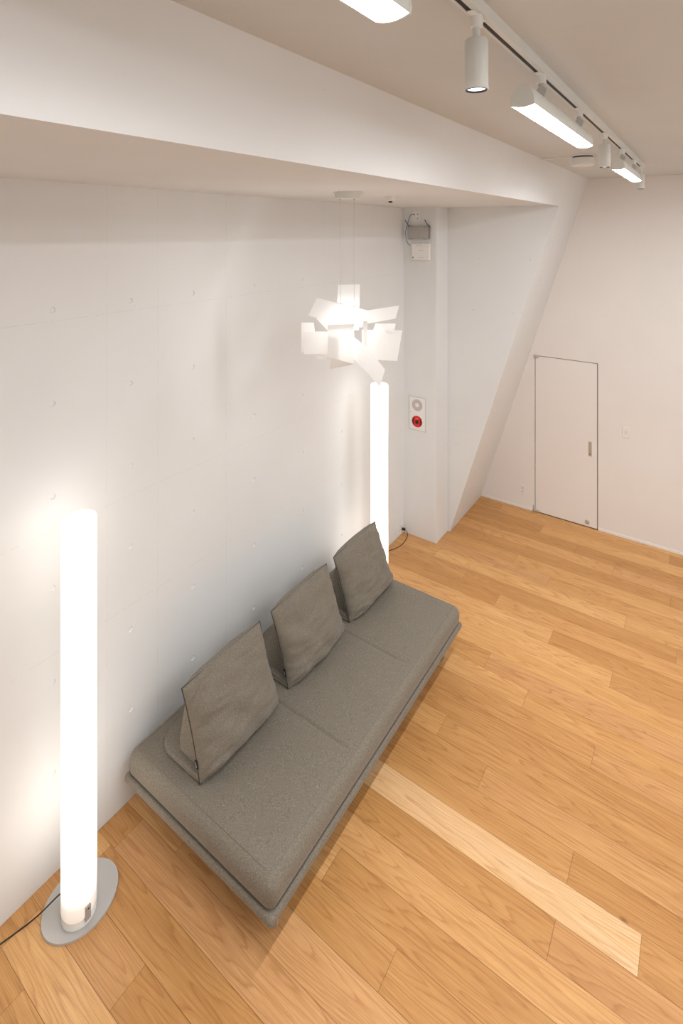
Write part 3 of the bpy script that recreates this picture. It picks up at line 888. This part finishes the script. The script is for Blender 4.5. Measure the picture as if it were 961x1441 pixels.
# ------------------------------------------------------------------ small ceiling devices
sd = thing('smoke_detector', 'round white ceiling detector with dark gap, beside the track lights', 'detector', (-0.845, 4.60, CEIL))
bm = bmesh.new(); lathe(bm, [(0, 0), (.084, 0), (.084, -.010), (.06, -.012)], 48); link('mounting_plate', bm, M['white_plastic'], sd, True)
bm = bmesh.new(); lathe(bm, [(.074, -.009), (.074, -.028)], 48); link('sensor_gap', bm, M['black'], sd)
bm = bmesh.new(); lathe(bm, [(.0, -.022), (.082, -.022), (.084, -.026), (.084, -.080), (.078, -.086), (.02, -.088), (.018, -.094), (0, -.095)], 48); link('body', bm, M['white_plastic'], sd, True)
ms = thing('motion_sensor', 'small round white sensor on the alcove ceiling right of the pendant canopy', 'sensor', (-2.085, 3.66, SOFFIT))
bm = bmesh.new(); lathe(bm, [(0, 0), (.052, 0), (.052, -.006), (.044, -.008), (.040, -.030), (.030, -.034), (0, -.034)], 36); link('body', bm, M['white_plastic'], ms, True)
bm = bmesh.new(); lathe(bm, [(.016, -.033), (.016, -.042), (.010, -.046), (0, -.047)], 24); link('sensor_eye', bm, M['black'], ms, True)

# ------------------------------------------------------------------ wall devices
PY = PIL_Y
def yplate(bm, x0, x1, z0, z1, y, d, bev=.003, mi=0): return box(bm, (x0, y-d, z0), (x1, y, z1), bev, 2, mi)
def disc(bm, x, z, y, r, d, mi=0, seg=24): return lathe(bm, [(0, 0), (r, 0), (r*.96, d), (0, d)], seg, Matrix.Translation((x, y, z)) @ Matrix.Rotation(PI/2, 4, 'X'), mi)

fa = thing('fire_alarm_panel', 'recessed white fire alarm panel with round grille and red button on the pillar', 'fire alarm', (-2.75, PY, 1.22))
bm = bmesh.new(); yplate(bm, -.113, .113, -.012, .392, 0, .004, .001); fr = link('frame', bm, M['white_metal'], fa)
bm = bmesh.new()
for a, b, c, d_ in ((-.104, .104, 0.375, .378), (-.104, .104, .0, .003), (-.104, -.101, 0, .378), (.101, .104, 0, .378)): yplate(bm, a, b, c, d_, -.0035, .0015, 0)
link('frame_gap', bm, M['grey_plastic'], fr)
bm = bmesh.new(); yplate(bm, -.100, .100, .004, .374, -.003, .004, .001); link('face_plate', bm, M['white_plastic'], fa)
bm = bmesh.new(); 
for k in range(5): 
    r = .066-.011*k
    lathe(bm, [(r, 0), (r, .004), (r-.004, .005), (r-.0075, .003), (r-.0105, .003)], 36, Matrix.Translation((0, -.006, .288)) @ Matrix.Rotation(PI/2, 4, 'X'))
gr_ = link('speaker_grille', bm, M['grille'], fa, True)
bm = bmesh.new(); disc(bm, 0, .288, -.009, .024, .002); link('grille_centre', bm, M['white_plastic'], gr_, True)
bm = bmesh.new(); lathe(bm, [(.078, 0), (.078, .003), (.066, .004)], 40, Matrix.Translation((0, -.006, .102)) @ Matrix.Rotation(PI/2, 4, 'X')); link('button_bezel', bm, M['white_plastic'], fa, True)
bm = bmesh.new(); disc(bm, 0, .102, -.006, .067, .008, 0, 40); rb_ = link('red_button_housing', bm, M['red'], fa, True)
bm = bmesh.new()
for s in (-1, 1):
    pts = [(s*.036, .102-.052), (s*.036, .102+.052), (s*.050, .102+.038), (s*.060, .102+.012), (s*.060, .102-.012), (s*.050, .102-.038)]
    bm = bmesh.new(); f_ = [bm.verts.new((x, -.0146, z)) for x, z in pts]; bm.faces.new(f_ if s > 0 else f_[::-1])
    link('side_slot', bm, M['dark_red'], rb_)
bm = bmesh.new(); lathe(bm, [(.022, 0), (.022, .006), (.018, .007), (0, .006)], 24, Matrix.Translation((0, -.0135, .098)) @ Matrix.Rotation(PI/2, 4, 'X')); link('push_button', bm, M['black'], rb_, True)
bm = bmesh.new(); yplate(bm, -.016, .016, .132, .140, -.0138, .001, 0); link('printed_mark', bm, simple('pale_red', (.85, .25, .18), .5), rb_)
bm = bmesh.new(); disc(bm, -.088, .195, -.006, .005, .002, 0, 12); link('lock_dot', bm, M['mark'], fa, True)

# upper wall plate with sockets
op = thing('wall_socket', 'small white wall plate with two holes high on the pillar, above the grey box', 'socket', (-2.767, PY, 3.667))
bm = bmesh.new(); yplate(bm, -.050, .050, -.062, .062, 0, .006); link('cover_plate', bm, M['white_plastic'], op)
for hx_, hz_, hr_, mm in ((-.022, .022, .009, 'mark'), (.022, -.026, .007, 'mark'), (.024, .024, .010, 'grey_plastic')):
    bm = bmesh.new(); disc(bm, hx_, hz_, -.006, hr_, .002); link('socket_hole', bm, M[mm], op)

rt = thing('network_switch_box', 'grey network box with two black antennas mounted on the pillar', 'network box', (-2.722, PY, 3.404))
bm = bmesh.new(); yplate(bm, -.135, .128, 0, .150, 0, .040, .006); link('body', bm, M['grey_plastic'], rt)
for x in (-.085, .085):
    for z in (.008, .142):
        bm = bmesh.new(); yplate(bm, x-.022, x+.022, z-.004, z+.004, -.040, .001, 0); link('vent_slot', bm, M['mark'], rt)
bm = bmesh.new(); disc(bm, 0, .024, -.040, .006, .001); link('indicator', bm, M['mark'], rt)
bm = bmesh.new(); yplate(bm, .128, .134, .008, .148, 0, .038, .002); link('side_edge', bm, M['mark'], rt)
for x, dx in ((-.118, -.052), (.130, -.052)):
    bm = bmesh.new(); tube(bm, [(x, -.026, .140), (x+dx*.2, -.030, .158), (x+dx, -.034, .222)], .0045, 8)
    lathe(bm, [(0, -.01), (.007, -.01), (.007, .012), (0, .012)], 12, Matrix.Translation((x, -.026, .146)))
    link('antenna', bm, M['black'], rt, True)

ap = thing('access_point', 'square white wireless box with rounded corners below the grey box on the pillar', 'network box', (-2.698, PY, 3.166))
bm = rounded_box((-.118, -.034, 0), (.118, 0, .198), .016, (16, 12, 16)); link('body', bm, M['white_plastic'], ap, 'all')
bm = bmesh.new(); disc(bm, -.090, .032, -.0338, .008, .002); link('indicator', bm, M['black'], ap, True)
M['faint_print'] = simple('faint_print', (.52, .49, .46), .6)
for x, z, w, h_ in ((-.018, .110, .050, .004), (-.030, .030, .074, .003), (-.044, .162, .010, .010), (-.020, .178, .018, .004), (-.002, .160, .004, .020), (.006, .150, .010, .004)):
    bm = bmesh.new(); yplate(bm, x, x+w, z, z+h_, -.0338, .001, 0); link('printed_mark', bm, M['faint_print'], ap)
bm = bmesh.new(); box(bm, (-.09, -.006, .03), (.09, .001, .17), .001); link('wall_mount', bm, M['white_plastic'], ap)
for x0_ in (-.01, .075):
    bm = bmesh.new(); tube(bm, curve_pts([(x0_, -.012, .003), (x0_+.003, -.012, -.02), (x0_+(-.05 if x0_ < 0 else .02), -.004, -.14)]), .0022, 6); link('cable_tail', bm, M['white_plastic'], ap)

bm = bmesh.new(); o_ = Vector((-2.79, PY-.01, 3.69))
tube(bm, [p for p in curve_pts([(0, 0, 0), (-.028, -.022, -.006), (-.050, -.035, -.07), (-.068, -.040, -.135), (-.082, -.046, -.19), (-.078, -.046, -.26), (-.062, -.044, -.32), (-.034, -.026, -.358)])], .0042, 8)
bc = link('network_cable', bm, M['blue_cable'], None, 'all', o_); tag(bc, 'blue network cable looping from the wall plate past the grey box', 'cable')
bm = bmesh.new(); o_ = Vector((-2.71, PY, 3.60))
tube(bm, curve_pts([(0.012, -.004, .01), (0.0, -.005, -.012), (-.03, -.006, -.03), (-.04, -.008, -.045)]), .003, 8)
wc = link('power_cable', bm, M['white_plastic'], None, 'all', o_); tag(wc, 'short white cable between the wall plate and the grey network box', 'cable')

# sockets and switch on the other walls
def socket(x, y, z, w, h_, label, cat='socket', name='wall_socket', rot=0):
    t = thing(name, label, cat, (x, y, z), rot)
    bm = bmesh.new(); yplate(bm, -w/2, w/2, -h_/2, h_/2, 0, .007, .003); link('cover_plate', bm, M['white_plastic'], t)
    bm = bmesh.new()
    if cat == 'socket':
        for dz in (-.022, .022):
            bm = bmesh.new(); yplate(bm, -.017, .017, dz-.014, dz+.014, -.0065, .0015, .001); so_ = link('socket_insert', bm, M['white_metal'], t)
            for dx in (-.008, .004):
                bm = bmesh.new(); yplate(bm, dx, dx+.003, dz-.006, dz+.006, -.008, .0006, 0); link('slot', bm, M['grey_plastic'], so_)
    else:
        yplate(bm, -.012, .012, -.020, .020, -.006, .005, .002); link('rocker', bm, M['white_metal'], t)
    return t
socket(-1.947, BACK_Y, .232, .075, .118, 'white wall socket low on the wall left of the flush white door')
socket(-.789, BACK_Y, 1.208, .075, .118, 'white switch plate on the wall right of the flush white door', 'switch', 'wall_switch')
socket(WALL_X, 5.402, .066, .076, .12, 'small white wall socket at floor level beside the pillar with black plug', rot=PI/2)

# ------------------------------------------------------------------ camera
cam = bpy.data.cameras.new('camera'); co = bpy.data.objects.new('camera', cam); C.objects.link(co)
co.location = (0, 0, CAM_H); co.rotation_euler = (PI/2, 0, YAW)
cam.sensor_fit = 'HORIZONTAL'; cam.sensor_width = 36; cam.lens = 743/961*36
cam.shift_x = 0; cam.shift_y = -(720.5-325)/961
cam.clip_start = 0.02
bpy.context.scene.camera = co

# ------------------------------------------------------------------ world and view
w = bpy.data.worlds.new('world'); bpy.context.scene.world = w; w.use_nodes = True
w.node_tree.nodes['Background'].inputs[0].default_value = (1, .95, .9, 1); w.node_tree.nodes['Background'].inputs[1].default_value = 0.05
# added area lights without any fixture, brightening the open floor
for x, y, e_ in ((1.4, 1.0, 46), (1.4, 4.3, 52)):
    ld = bpy.data.lights.new('added_fill_light', 'AREA'); ld.shape = 'RECTANGLE'; ld.size = 1.5; ld.size_y = 1.5; ld.energy = e_; ld.color = (.96, .985, 1)
    lo = bpy.data.objects.new('added_fill_light', ld); C.objects.link(lo); lo.location = (x, y, CEIL-.03)
sc = bpy.context.scene
sc.view_settings.view_transform = 'Standard'; sc.view_settings.look = 'None'
sc.view_settings.exposure = 0.27
sc.cycles.max_bounces = 10; sc.cycles.diffuse_bounces = 7; sc.cycles.sample_clamp_indirect = 6
sc.cycles.use_denoising = True
